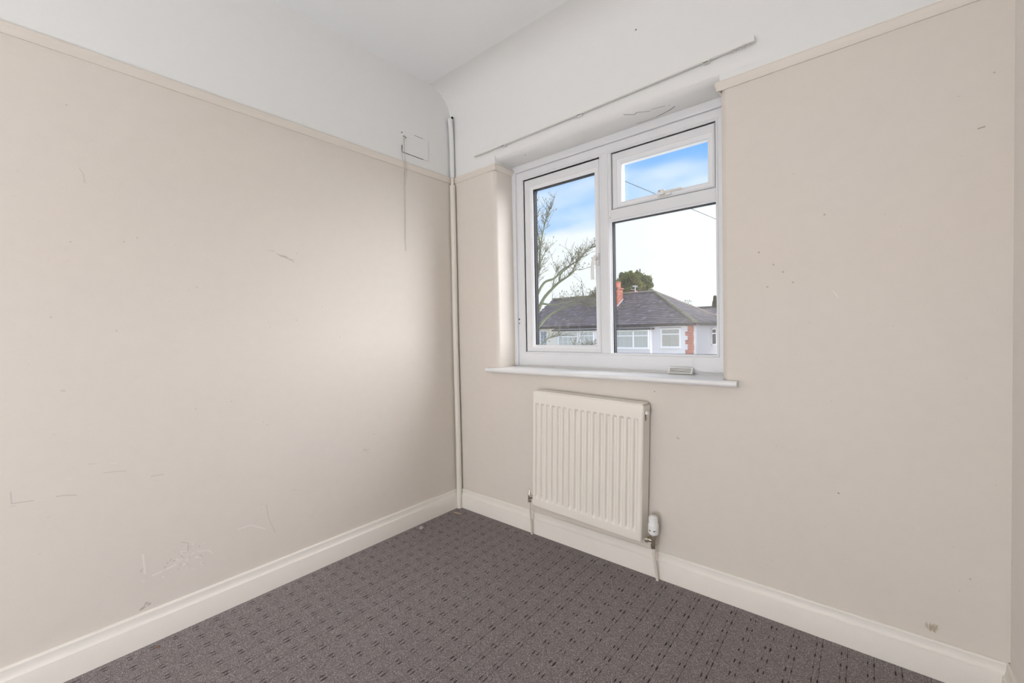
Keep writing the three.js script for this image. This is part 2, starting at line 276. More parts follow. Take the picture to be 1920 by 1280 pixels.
// ---------------------------------------------------------------- window
{
  const w = new THREE.Group(); w.name = 'window_1'; w.userData.kind = 'structure'; w.userData.label = 'white plastic double glazed window with casement, top vent and fixed light'; scene.add(w);
  const SZ = FZ - 0.007;                                            // the sashes sit a little behind the frame's face
  const L = [0.432, 0.925, 0.972, 1.975], V = [0.996, 1.480, 1.701, 1.977], Fx = [0.990, 1.481, 0.974, 1.637];
  mesh('frame', ring([OX0 + 0.004, OX1 - 0.004, SILL + 0.004, 2.032], [L[0] - 0.0025, V[1] + 0.006, Fx[2] - 0.006, V[3] + 0.0025], FZ, 0.07, 0.006), upvc, w);
  mesh('frame_lip', ring([L[0] - 0.016, V[1] + 0.016, Fx[2] - 0.013, V[3] + 0.016], [L[0] - 0.0025, V[1] + 0.004, Fx[2] - 0.001, V[3] + 0.0025], FZ + 0.003, 0.03, 0.004), upvc, w);
  mesh('mullion', [box(L[1] + 0.0025, 0.983, Fx[2] - 0.004, V[3] + 0.008, FZ - 0.068, FZ + 0.002, 0.006), box(0.97, V[0] - 0.0025, 1.66, V[3] + 0.006, FZ - 0.067, FZ + 0.0015, 0.004)], upvc, w);
  mesh('mullion_bead', box(L[1] + 0.018, V[0] - 0.018, Fx[2] - 0.002, V[3] + 0.006, FZ - 0.02, FZ + 0.005, 0.003), upvc, w);
  mesh('transom', box(V[0] - 0.006, V[1] + 0.006, Fx[3] + 0.007, V[2] - 0.004, FZ - 0.067, FZ + 0.0015, 0.006), upvc, w);
  for (const [x0, x1, y0, y1] of [[OX0, OX1, 2.03, HEAD + 0.002]]) mesh('cover_trim', box(x0, x1, y0, y1, FZ - 0.06, FZ + 0.008, 0.004), upvc, w);
  mesh('cover_trim', box(OX0 - 0.002, OX0 + 0.024, SILL - 0.002, 2.034, FZ - 0.05, FZ + 0.014, 0.006), upvc, w);
  mesh('cover_trim', box(OX1 - 0.024, OX1 + 0.002, SILL - 0.002, 2.034, FZ - 0.05, FZ + 0.014, 0.006), upvc, w);
  mesh('cover_trim', box(OX0 + 0.02, OX1 - 0.02, SILL - 0.002, SILL + 0.009, FZ - 0.05, FZ + 0.006, 0.003), upvc, w);
  for (const y of [1.166, 1.142]) { const g = new THREE.CylinderGeometry(y > 1.15 ? 0.0045 : 0.0028, 0.0045, 0.004, 12); g.rotateX(Math.PI / 2); g.translate(0.385, y, FZ - 0.0005); mesh('screw_hole', g, darkHole, w); }
  function glazed(parent, g, z, light) {                             // g: visible opening; bead, black spacer, two panes
    const b = 0.03;
    mesh('bead', ring([g[0] - b, g[1] + b, g[2] - b, g[3] + b], g, z, 0.018, 0.012, 0.008), upvcBead, parent);
    mesh('spacer', ring([g[0] - 0.012, g[1] + 0.012, g[2] - 0.012, g[3] + 0.012], [g[0] - 0.0005, g[1] + 0.0005, g[2] - 0.0005, g[3] + 0.0005], z - 0.018, 0.03, 0.0005), light ? upvc : spacerMat, parent);
    mesh('pane', box(g[0] - 0.011, g[1] + 0.011, g[2] - 0.011, g[3] + 0.011, z - 0.0225, z - 0.0185), glass, parent);
    mesh('pane', box(g[0] - 0.011, g[1] + 0.011, g[2] - 0.011, g[3] + 0.011, z - 0.0470, z - 0.0430), glass, parent);
  }
  function sash(o, g, name) {
    const s = new THREE.Group(); s.name = name; w.add(s);
    mesh('sash_frame', ring(o, [g[0] - 0.016, g[1] + 0.016, g[2] - 0.016, g[3] + 0.016], SZ, 0.055, 0.004), upvc, s);
    mesh('gasket', ring([o[0] - 0.0035, o[1] + 0.0035, o[2] - 0.0035, o[3] + 0.0035], [o[0] + 0.004, o[1] - 0.004, o[2] + 0.004, o[3] - 0.004], SZ - 0.008, 0.03, 0.0005), rubber, s);
    glazed(s, g, SZ - 0.001, name === 'vent_sash');
    return s;
  }
  const cas = sash(L, [0.490, 0.893, 1.013, 1.914], 'casement_sash');
  const ven = sash(V, [1.042, 1.449, 1.731, 1.921], 'vent_sash');
  const fix = new THREE.Group(); fix.name = 'fixed_light'; w.add(fix);
  glazed(fix, Fx, FZ - 0.003, false);
  { // casement handle: rose plate, neck and lever hanging down
    const h = [];
    h.push(box(0.899, 0.919, 1.425, 1.492, SZ - 0.001, SZ + 0.010, 0.004));
    const neck = new THREE.CylinderGeometry(0.0085, 0.0095, 0.03, 16); neck.rotateX(Math.PI / 2); neck.translate(0.909, 1.462, SZ + 0.022); h.push(neck);
    h.push(tube([[0.911, 1.472, SZ + 0.034], [0.908, 1.455, SZ + 0.042], [0.903, 1.42, SZ + 0.045], [0.900, 1.375, SZ + 0.042], [0.899, 1.352, SZ + 0.039]], 0.0082, 30, 12));
    mesh('handle', h, plastic, cas);
    const scr = new THREE.SphereGeometry(0.0036, 10, 8); scr.translate(0.9005, 1.462, SZ + 0.044); mesh('screw_cap', scr, brassy, cas);
  }
  { // vent handle: small plate with a stub lever lying along the bottom rail
    const h = [box(1.228, 1.292, 1.7095, 1.7215, SZ - 0.001, SZ + 0.009, 0.003), box(1.236, 1.268, 1.712, 1.736, SZ + 0.006, SZ + 0.026, 0.006), box(1.262, 1.345, 1.7175, 1.7285, SZ + 0.012, SZ + 0.022, 0.004)];
    mesh('handle', h, plastic, ven);
    const scr = new THREE.SphereGeometry(0.0034, 10, 8); scr.translate(1.246, 1.729, SZ + 0.026); mesh('screw_cap', scr, brassy, ven);
  }
  // sill board: rounded nose, horns past both sides of the opening
  const nose = [[FZ - 0.05, SILL - 0.024], [0.03, SILL - 0.024], [0.037, SILL - 0.022], [0.042, SILL - 0.016], [0.043, SILL - 0.011], [0.0415, SILL - 0.005], [0.037, SILL - 0.001], [0.03, SILL], [FZ - 0.05, SILL]];
  const front = nose.map(([a, b]) => [Math.max(a, -0.002), b]);
  mesh('sill_board', [sweep(nose, [0, 0, 1], [OX1, 0, 0], OX1 - OX0, 0.7), sweep(front, [0, 0, 1], [1.603, 0, 0], 1.603 - OX1, 0.7), sweep(front, [0, 0, 1], [OX0, 0, 0], OX0 - 0.286, 0.7)], sillGloss, w, 'white gloss sill with rounded nose');
}
{ // small louvred vent cover stood on the sill
  const t = thing('vent_louvre', 'small white louvred plastic vent piece on the right of the window sill', 'vent', [1.336, SILL, -0.135]);
  const lean = (g) => { g.rotateX(-0.62); g.translate(0, 0.0155, 0.004); return g; };
  mesh('case', [lean(ring([-0.054, 0.054, -0.017, 0.017], [-0.047, 0.047, -0.0115, 0.0115], 0.004, 0.005, 0.001)), lean(box(-0.053, 0.053, 0.0155, 0.017, -0.012, 0)), lean(box(-0.054, -0.0525, -0.016, 0.016, -0.012, 0)), lean(box(0.0525, 0.054, -0.016, 0.016, -0.012, 0))], plastic, t);
  mesh('cavity', lean(box(-0.05, 0.05, -0.014, 0.014, -0.009, -0.0075)), std(0x4a4a48, 0.9), t);
  for (let k = 0; k < 3; k++) { const g = box(-0.049, 0.049, -0.0017, 0.0017, -0.004, 0.002); g.rotateX(0.5); g.translate(0, -0.0068 + k * 0.0068, 0.0); mesh('slat', lean(g), plastic, t); }
}

// ---------------------------------------------------------------- pipe in the corner
{
  const t = thing('corner_pipe', 'cream painted pipe running up the corner with white upper length', 'pipe', [0.0225, 0, 0.0225]);
  mesh('lower_pipe', [new THREE.CircleGeometry(0.017, 18).rotateX(-Math.PI / 2).translate(-0.001, 1.998, 0), tube([[0.004, 0.0, 0.004], [0.0015, 0.4, 0.0], [-0.002, 1.0, 0.001], [-0.002, 1.6, -0.001], [-0.001, 1.998, 0]], 0.017, 40, 18)], pipePaint, t);
  mesh('joint', [tube([[-0.001, 1.985, 0], [0, 2.06, 0]], 0.0095, 4, 16)], pipePaint, t);
  mesh('upper_pipe', [new THREE.CircleGeometry(0.0145, 18).rotateX(Math.PI / 2).translate(0, 2.045, 0), tube([[0, 2.045, 0], [-0.003, 2.2, -0.002], [-0.001, 2.34, 0.003], [0.002, 2.40, 0.012]], 0.0145, 24, 18)], pipeWhite, t, 'white painted upper length');
  const hole = new THREE.SphereGeometry(0.008, 12, 8); hole.translate(0.014, 2.405, 0.004); mesh('end_hole', hole, darkHole, t);
}
// ---------------------------------------------------------------- painted-over vent plate, hook and pull cord on the frieze of the left wall
{
  const t = thing('vent_plate', 'white painted-over vent plate on the frieze near the corner', 'vent cover', [0, 2.152, 0.288]);
  mesh('plate', box(-0.002, 0.0035, -0.049, 0.069, -0.098, 0.088, 0.002), whitePaint, t);
  for (const g of [box(0.001, 0.0042, -0.0505, -0.049, -0.06, 0.088), box(0.001, 0.0042, -0.05, -0.012, 0.0875, 0.089), box(0.001, 0.004, 0.0688, 0.0697, -0.06, 0.0)]) mesh('crack', g, darkHole, t);
  const h = thing('wall_hook', 'small metal hook screwed to the white vent plate', 'hook', [0.003, 2.186, 0.364]);
  const plate = new THREE.CylinderGeometry(0.004, 0.005, 0.004, 12); plate.rotateZ(Math.PI / 2); plate.translate(0.002, 0.004, 0); mesh('base', plate, brassy, h);
  mesh('hook', tube([[0.003, 0.004, 0], [0.014, 0.002, 0], [0.017, -0.01, 0.002], [0.010, -0.016, 0.003], [0.004, -0.011, 0.004]], 0.0014, 20, 8), brassy, h);
  for (const [y, z] of [[0.022, 0.012], [0.002, -0.014]]) { const s = new THREE.CylinderGeometry(0.003, 0.003, 0.004, 10); s.rotateZ(Math.PI / 2); s.translate(0.001, y, z); mesh('screw', s, darkHole, h); }
  const c = tube([[0.013, 2.171, 0.366], [0.011, 2.1, 0.366], [0.0165, 2.045, 0.3665], [0.0165, 2.02, 0.367], [0.006, 1.95, 0.368], [0.0035, 1.8, 0.367], [0.0035, 1.6, 0.369], [0.0045, 1.555, 0.368]], 0.0011, 60, 6), c2 = tube([[0.012, 2.171, 0.368], [0.0095, 2.12, 0.378], [0.009, 2.07, 0.38], [0.0165, 2.045, 0.378], [0.0165, 2.02, 0.374], [0.006, 1.97, 0.369]], 0.001, 40, 6);
  tag(mesh('pull_cord', [c, c2], std(0xbdb4a6, 0.9)), 'thin off-white cord hanging from the hook down the left wall', 'cord');
}
// ---------------------------------------------------------------- curtain track above the window
{
  const t = thing('curtain_track', 'thin white curtain track above the window with few gliders left', 'curtain track', [0.214, 2.12, 0.004]);
  const a = [0, 0.004, 0.017], b = [1.452, 0.027, 0.012], dir = new THREE.Vector3(b[0] - a[0], b[1] - a[1], b[2] - a[2]), len = dir.length();
  const at = (s, dy = 0, dz = 0) => [a[0] + (b[0] - a[0]) * s, a[1] + (b[1] - a[1]) * s + dy - 0.012 * Math.sin(Math.PI * s) * 0.3, a[2] + (b[2] - a[2]) * s + dz];
  const bar = (s0, s1, dy0, dy1, dz0, dz1) => { // straight piece of the rail between two shares of its length
    const p = at(s0), q = at(s1), g = new THREE.BoxGeometry(Math.hypot(q[0] - p[0], q[1] - p[1], q[2] - p[2]) + 0.001, dy1 - dy0, dz1 - dz0);
    g.translate(0, (dy0 + dy1) / 2, (dz0 + dz1) / 2);
    const m = new THREE.Matrix4().makeRotationFromQuaternion(new THREE.Quaternion().setFromUnitVectors(new THREE.Vector3(1, 0, 0), new THREE.Vector3(q[0] - p[0], q[1] - p[1], q[2] - p[2]).normalize()));
    m.setPosition((p[0] + q[0]) / 2, (p[1] + q[1]) / 2, (p[2] + q[2]) / 2); g.applyMatrix4(m); return g;
  };
  const rail = []; for (let k = 0; k < 8; k++) { rail.push(bar(k / 8, (k + 1) / 8, -0.0005, 0.0165, 0.0035, 0.006), bar(k / 8, (k + 1) / 8, -0.0025, -0.001, -0.004, 0.006), bar(k / 8, (k + 1) / 8, 0.006, 0.0085, -0.004, 0.004)); }
  mesh('rail', rail, plastic, t);
  mesh('end_stop', bar(0.992, 1.0, -0.004, 0.018, -0.009, 0.009), plastic, t);
  for (const s of [0.155, 0.487, 0.884]) { const p = at(s); mesh('bracket', [box(p[0] - 0.012, p[0] + 0.012, p[1] - 0.009, p[1] + 0.001, 0.0, p[2] + 0.006, 0.002)], plastic, t); const q = box(p[0] - 0.010, p[0] + 0.010, p[1] - 0.0085, p[1] - 0.004, p[2] + 0.004, p[2] + 0.0068); mesh('bracket_clip', q, std(0x8f8d86, 0.5), t); }
  for (let k = 0; k < 8; k++) { const p = at(0.944 + k * 0.0062), g = new THREE.TorusGeometry(0.0035, 0.0012, 6, 12); g.rotateY(Math.PI / 2); g.translate(p[0], p[1] - 0.006, p[2]); mesh('glider', g, plastic, t); }
}

// ---------------------------------------------------------------- radiator
{
  const t = thing('radiator', 'white pressed steel panel radiator hung slightly crooked under the window', 'radiator', [0.948, 0.478, 0]);
  t.rotation.z = -0.030;
  const w = 0.294, hh = 0.298, N = 17;
  // fluted face: seventeen channels pressed in between plain margins
  const xs = [], ys = [], step = 0.0331, x0 = -0.265;
  xs.push(-w, -w + 0.004, x0 - step / 2);
  for (let k = 0; k < N; k++) for (let q = 0; q < 12; q++) xs.push(x0 + k * step + (q / 12 - 0.5) * step + step / 24);
  xs.push(x0 + (N - 0.5) * step, w - 0.004, w);
  ys.push(-hh, -hh + 0.004, -0.262); for (let k = 0; k <= 8; k++) ys.push(-0.26 + k * 0.0028); ys.push(-0.1, 0, 0.1); for (let k = 0; k <= 8; k++) ys.push(0.224 + k * 0.0022); ys.push(0.25, hh - 0.004, hh);
  const pos = [], uv = [], idx = [];
  for (const y of ys) for (const x of xs) {
    let d = 0; const k = Math.round((x - x0) / step);
    if (k >= 0 && k < N) { const u = Math.abs((x - x0) / step - k); d = 0.011 * (1 - smooth(u, 0.17, 0.31)) * smooth(y, -0.26, -0.238) * (1 - smooth(y, 0.226, 0.241)); }
    const edge = Math.abs(x) > w - 0.001 || Math.abs(y) > hh - 0.001 ? 0.004 : 0;
    pos.push(x, y, 0.087 - d - edge); uv.push(x, y);
  }
  const m = xs.length; for (let j = 0; j < ys.length - 1; j++) for (let i = 0; i < m - 1; i++) { const a = j * m + i; idx.push(a, a + 1, a + m, a + 1, a + m + 1, a + m); }
  const face = new THREE.BufferGeometry(); face.setAttribute('position', new THREE.Float32BufferAttribute(pos, 3)); face.setAttribute('uv', new THREE.Float32BufferAttribute(uv, 2)); face.setIndex(idx); face.computeVertexNormals();
  mesh('front_panel', face, enamel, t);
  mesh('panel_rim', ring([-w, w, -hh, hh], [-w + 0.006, w - 0.006, -hh + 0.006, hh - 0.006], 0.0835, 0.012, 0.0015), enamel, t);
  mesh('back_panel', box(-w + 0.003, w - 0.003, -hh + 0.004, hh - 0.004, 0.060, 0.0735), enamel, t);
  mesh('top_cover', box(-w + 0.012, w - 0.004, hh - 0.006, hh + 0.004, 0.012, 0.080, 0.002), enamel, t);
  const side = new THREE.Shape([[-0.080, -hh + 0.006], [-0.012, -hh + 0.006], [-0.012, hh - 0.004], [-0.080, hh - 0.004]].map((p) => new THREE.Vector2(...p)));
  const slot = new THREE.Path(); slot.absellipse(-0.058, hh - 0.052, 0.008, 0.021, 0, Math.PI * 2, true); side.holes.push(slot);
  const sg = new THREE.ExtrudeGeometry(side, { depth: 0.0022, bevelEnabled: false, curveSegments: 20 }); sg.rotateY(Math.PI / 2); sg.translate(w - 0.0005, 0, 0); mesh('side_panel', sg, enamel, t);
  mesh('side_panel', box(-w + 0.001, -w + 0.003, -hh + 0.006, hh - 0.004, 0.012, 0.080), enamel, t);
  const plug = new THREE.CylinderGeometry(0.0085, 0.0085, 0.02, 6); plug.rotateZ(Math.PI / 2); plug.translate(w - 0.006, hh - 0.062, 0.058); mesh('vent_plug', plug, brassy, t);
  const cap = lathe([[0, 0.014], [0.006, 0.013], [0.0085, 0.008], [0.009, 0], [0, 0]], 18); cap.rotateZ(-Math.PI / 2); cap.translate(w + 0.001, hh - 0.036, 0.058); mesh('bleed_cap', cap, plastic, t);
  for (const x of [-0.2, 0.2]) mesh('bracket', box(x - 0.015, x + 0.015, -0.26, 0.25, 0.0005, 0.068), enamel, t);
}
{ // thermostatic valve at the right, lockshield at the left, each with its tail pipe
  const t = thing('thermostatic_valve', 'white thermostatic radiator valve at the lower right of the radiator', 'radiator valve', [1.279, 0.165, 0.058]);
  const head = [[0, 0.126], [0.012, 0.1255], [0.0165, 0.122], [0.0178, 0.116], [0.0186, 0.098], [0.0218, 0.092], [0.0222, 0.086], [0.0222, 0.056], [0.0205, 0.050], [0.0165, 0.045], [0, 0.045]];
  mesh('head', lathe(head, 36), std(0xf5f4f0, 0.35), t);
  const ribs = []; for (let k = 0; k < 20; k++) { const g = box(-0.0012, 0.0012, 0.097, 0.12, 0.0168, 0.0192, 0.0008); g.rotateY((k / 20) * Math.PI * 2); ribs.push(g); } mesh('grip', ribs, std(0xf5f4f0, 0.35), t);
  for (const a of [0.55, -0.35]) { const g = box(-0.0045, 0.0045, 0.0655, 0.069, 0.0214, 0.0228); g.rotateY(a); mesh('marker', g, std(0x55565a, 0.5), t); }
  mesh('collar', lathe([[0.0155, 0.047], [0.017, 0.044], [0.017, 0.031], [0.0145, 0.028], [0.011, 0.024], [0.0095, 0.016], [0.0095, -0.004], [0, -0.004]], 24), brassy, t);
  const nut = new THREE.CylinderGeometry(0.0125, 0.0125, 0.016, 6); nut.translate(0, -0.006, 0); mesh('nut', nut, chrome, t);
  const sp = new THREE.CylinderGeometry(0.0085, 0.0085, 0.034, 16); sp.rotateZ(Math.PI / 2); sp.translate(-0.021, 0.016, 0); mesh('tail', sp, chrome, t);
  const un = new THREE.CylinderGeometry(0.0135, 0.0135, 0.012, 6); un.rotateZ(Math.PI / 2); un.translate(-0.028, 0.016, 0); mesh('union_nut', un, brassy, t);
  tag(mesh('heating_pipe', tube([[1.279, 0.156, 0.058], [1.2795, 0.12, 0.056], [1.282, 0.06, 0.044], [1.284, 0.015, 0.034], [1.284, -0.004, 0.033]], 0.0062, 24, 14), pipePaint), 'white pipe from the carpet to the thermostatic valve', 'pipe');
  const l = thing('lockshield_valve', 'small chrome lockshield valve at the lower left of the radiator', 'radiator valve', [0.6075, 0.19, 0.058]);
  mesh('body', lathe([[0, 0.062], [0.003, 0.062], [0.003, 0.05], [0.0065, 0.047], [0.007, 0.036], [0.0085, 0.034], [0.0085, 0.014], [0.007, 0.012], [0.007, 0.0], [0, 0]], 20), chrome, l);
  const n2 = new THREE.CylinderGeometry(0.0095, 0.0095, 0.012, 6); n2.translate(0, 0.004, 0); mesh('nut', n2, brassy, l);
  const n3 = new THREE.CylinderGeometry(0.0075, 0.0075, 0.034, 14); n3.rotateZ(Math.PI / 2); n3.translate(0.02, 0.028, 0); mesh('tail', n3, chrome, l);
  const n4 = new THREE.CylinderGeometry(0.0105, 0.0105, 0.01, 6); n4.rotateZ(Math.PI / 2); n4.translate(0.016, 0.028, 0); mesh('union_nut', n4, chrome, l);
  tag(mesh('heating_pipe', tube([[0.6075, 0.19, 0.058], [0.607, 0.13, 0.055], [0.602, 0.05, 0.040], [0.597, 0.012, 0.031], [0.597, -0.004, 0.03]], 0.0052, 24, 14), pipePaint), 'white pipe from the carpet to the lockshield valve', 'pipe');
}
// ---------------------------------------------------------------- bits left on the carpet
{
  const bead = new THREE.SphereGeometry(0.012, 20, 14); bead.scale(1, 0.9, 1); bead.translate(0.082, 0.0105, 0.366);
  tag(mesh('plastic_bead', bead, std(0xada6a3, 0.3)), 'small grey bead lying on the carpet by the left skirting', 'bead');
  const sl = box(-0.024, 0.024, 0, 0.006, -0.0035, 0.0035, 0.0014); sl.rotateY(0.25); sl.translate(0.086, 0.002, 0.099);
  tag(mesh('wood_splinter', sl, std(0xb39f89, 0.8)), 'thin pale splinter on the carpet in the corner by the pipe', 'splinter');
  const cr = new THREE.IcosahedronGeometry(0.008, 1), p = cr.attributes.position; for (let k = 0; k < p.count; k++) { const f = 0.75 + 0.35 * noise.noise(p.getX(k) * 300, p.getY(k) * 300, p.getZ(k) * 300); p.setXYZ(k, p.getX(k) * f * 1.3, p.getY(k) * f * 0.7, p.getZ(k) * f); } cr.computeVertexNormals(); cr.translate(0.068, 0.005, 1.508);
  tag(mesh('plaster_crumb', cr, std(0x8a6a58, 0.9)), 'small brown crumb on the carpet near the lower left edge', 'crumb');
}
// ---------------------------------------------------------------- pendant lamp behind the camera
{
  const t = thing('floor_lamp', 'white globe floor lamp standing on the carpet behind the viewer', 'lamp', [1.75, 0, 4.6]);
  mesh('base', lathe([[0, 0.022], [0.02, 0.022], [0.11, 0.012], [0.13, 0.004], [0.13, 0], [0, 0]], 36), chrome, t);
  mesh('pole', lathe([[0.011, 0.015], [0.011, 0.40], [0.03, 0.41], [0.03, 0.43], [0, 0.43]], 20), chrome, t);
  const globe = new THREE.SphereGeometry(0.16, 32, 20); globe.translate(0, 0.58, 0);
  mesh('lamp_globe', globe, new THREE.MeshStandardMaterial({ color: 0xffffff, roughness: 0.5, emissive: 0xf2f6ff, emissiveIntensity: 2 }), t);
  const bulb = new THREE.PointLight(0xe6eefc, LAMP_POWER, 0, 2); bulb.position.set(1.75, 0.58, 4.6); bulb.castShadow = true; bulb.shadow.radius = 7.5; scene.add(bulb);
}

// ---------------------------------------------------------------- outdoors: ground, street
struct('ground', planar(box(-70, 60, -3.6, -3.3, -90, -0.34), 0, 2, 2, 2), std(0xa3a18f, 0.95));
struct('driveway', planar(box(-30, 30, -3.3, -3.24, -6.95, -0.34), 0, 2, 2, 2), std(0xd2cec4, 0.9));
struct('road', box(-70, 60, -3.3, -3.26, -17, -9.5), std(0x9b9a98, 0.9));
struct('pavement', box(-70, 60, -3.3, -3.22, -20, -17.05), std(0xcac6bd, 0.9));
struct('pavement', box(-70, 60, -3.3, -3.22, -9.45, -7), std(0xcac6bd, 0.9));

// ---------------------------------------------------------------- houses opposite
const render1 = std(0xe6e3e3, 0.85), render2 = std(0xefe9da, 0.85), winFrame = std(0xf8f5f2, 0.4), dark = std(0x1d1c20, 0.7), slateBase = std(0x4b464b, 0.8), lead = std(0xa7a7ab, 0.6);
const houseGlass = new THREE.MeshPhysicalMaterial({ color: 0xffffff, transmission: 1, thickness: 0, roughness: 0.02, ior: 1.5 });
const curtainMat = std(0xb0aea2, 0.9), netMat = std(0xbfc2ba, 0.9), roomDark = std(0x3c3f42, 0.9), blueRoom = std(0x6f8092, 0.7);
const slateMat = new THREE.MeshStandardMaterial({ color: 0xffffff, vertexColors: true, roughness: 0.75 });
const brickMat = new THREE.MeshStandardMaterial({ color: 0xffffff, vertexColors: true, roughness: 0.9 });
const mossMat = std(0x6b6a55, 0.95), tileMat = std(0x6f6862, 0.9);
function tint(g, c) { const n = g.attributes.position.count, a = new Float32Array(n * 3); for (let k = 0; k < n; k++) a.set(c, 3 * k); g.setAttribute('color', new THREE.BufferAttribute(a, 3)); return g; }
const flat = (g) => { g = g.index ? g.toNonIndexed() : g; for (const k of Object.keys(g.attributes)) if (!['position', 'normal', 'color'].includes(k)) g.deleteAttribute(k); return g; };
// slates lying on a plane: origin at the eave, along = unit vector along the eave, up = unit vector up the slope; inside(a, b) says where there is roof
function slates(origin, along, up, length, rise, inside) {
  const o = new THREE.Vector3(...origin), A = new THREE.Vector3(...along).normalize(), U = new THREE.Vector3(...up).normalize(), Nn = A.clone().cross(U).normalize(), list = [], row = 0.25, wid = 0.23, s = Nn.y < 0 ? -1 : 1; Nn.multiplyScalar(s);
  const proto = new THREE.BoxGeometry(1, 1, 1);
  for (let b = 0; b * row < rise; b++) for (let a = -1; a * wid < length; a++) {
    const ca = a * wid + (b % 2 ? wid / 2 : 0) + wid / 2, cb = b * row + row / 2;
    if (!inside(ca, cb)) continue;
    const g = proto.clone(), m = new THREE.Matrix4().makeBasis(A.clone().multiplyScalar(wid * rr(0.95, 0.985)), U.clone().addScaledVector(Nn, -0.13).normalize().multiplyScalar(row * 1.18), Nn.clone().multiplyScalar(0.026));
    m.setPosition(o.clone().addScaledVector(A, ca).addScaledVector(U, cb + rr(-0.012, 0.012)).addScaledVector(Nn, 0.035 + rr(0, 0.006)));
    g.applyMatrix4(m);
    const v = rr(0.6, 1.5) * (rnd() < 0.06 ? 1.7 : 1), w = rnd() < 0.14; list.push(tint(flat(g), w ? [0.07 * v, 0.059 * v, 0.057 * v] : [0.076 * v, 0.067 * v, 0.08 * v]));
  }
  return mergeGeometries(list);
}
const stuff = (o) => { o.userData.kind = 'stuff'; return o; };
// a window fixed on a wall that faces +z at z: frame bars, panes, curtains behind them
function houseWindow(parent, x0, x1, y0, y1, z, opt = {}) {
  const { transom, bars = [], grid, mat = curtainMat, back = roomDark, fr = 0.07, sill = true } = opt;
  const g = [ring([x0, x1, y0, y1], [x0 + fr, x1 - fr, y0 + fr, y1 - fr], z + 0.07, 0.07, 0.008)];
  for (const b of bars) g.push(box(b - 0.05, b + 0.05, y0 + fr / 2, y1 - fr / 2, z, z + 0.07, 0.006));
  if (transom) g.push(box(x0 + fr / 2, x1 - fr / 2, transom - 0.035, transom + 0.035, z, z + 0.069, 0.006));
  if (sill) g.push(box(x0 - 0.05, x1 + 0.05, y0 - 0.05, y0 + 0.02, z, z + 0.12, 0.01));
  const f = mesh('window', g, winFrame, parent);
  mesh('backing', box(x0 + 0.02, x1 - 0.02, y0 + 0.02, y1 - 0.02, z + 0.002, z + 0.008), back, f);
  if (mat) { // pleated curtain
    const W = x1 - x0 - 0.06, n = 120, H = y1 - y0 - 0.06, c = new THREE.PlaneGeometry(W, H, n, 1), p = c.attributes.position;
    for (let k = 0; k < p.count; k++) { const u = p.getX(k); p.setZ(k, 0.008 * Math.sin(u * 42 + 2 * noise.noise(u * 3, 1, z)) + 0.006 * noise.noise(u * 18, 4, z)); }
    c.computeVertexNormals(); c.translate((x0 + x1) / 2, (y0 + y1) / 2, z + 0.027); mesh('curtain', c, mat, f);
  }
  const edges = [x0 + fr / 2, ...bars, x1 - fr / 2], tiers = transom ? [[y0 + fr / 2, transom], [transom, y1 - fr / 2]] : [[y0 + fr / 2, y1 - fr / 2]];
  for (let k = 0; k < edges.length - 1; k++) for (const [a, b] of tiers) {
    mesh('pane', box(edges[k] + 0.01, edges[k + 1] - 0.01, a + 0.01, b - 0.01, z + 0.043, z + 0.047), houseGlass, f);
    if (grid) { const m = []; for (let q = 1; q < grid[0]; q++) { const x = lerp(edges[k], edges[k + 1], q / grid[0]); m.push(box(x - 0.011, x + 0.011, a, b, z + 0.042, z + 0.054)); } for (let q = 1; q < grid[1]; q++) { const y = lerp(a, b, q / grid[1]); m.push(box(edges[k], edges[k + 1], y - 0.011, y + 0.011, z + 0.0415, z + 0.0535)); } if (m.length) mesh('glazing_bar', m, winFrame, f); }
  }
  return f;
}
const SL = new THREE.Vector3(0, 2.4, -4.31).normalize(), SLEN = Math.hypot(2.4, 4.31), EZ = -24.75, EY = 1.4, RZ = -29.06, RY = 3.8, FACE = -25;
function ridgeTiles(parent, p, q, n, mat, name) {
  const a = new THREE.Vector3(...p), b = new THREE.Vector3(...q), d = b.clone().sub(a), len = d.length() / n; d.normalize();
  const s = new THREE.CylinderGeometry(0.13, 0.14, len * 0.97, 10, 1, false, -Math.PI * 0.55, Math.PI * 1.1);
  for (let k = 0; k < n; k++) {
    const m = mesh(name, s, mat, parent); m.position.copy(a).addScaledVector(d, len * (k + 0.5)); m.position.y -= 0.03;
    const side = d.clone().cross(new THREE.Vector3(0, 1, 0)).normalize(), up = side.clone().cross(d).normalize();
    m.quaternion.setFromRotationMatrix(new THREE.Matrix4().makeBasis(side, d, up)); m.position.addScaledVector(up, rr(-0.012, 0.012));
  }
}
function solid(pts, faces) { const pos = []; for (const f of faces) for (let k = 1; k < f.length - 1; k++) for (const i of [f[0], f[k], f[k + 1]]) pos.push(...pts[i]); const g = new THREE.BufferGeometry(); g.setAttribute('position', new THREE.Float32BufferAttribute(pos, 3)); g.computeVertexNormals(); return clean(g); }
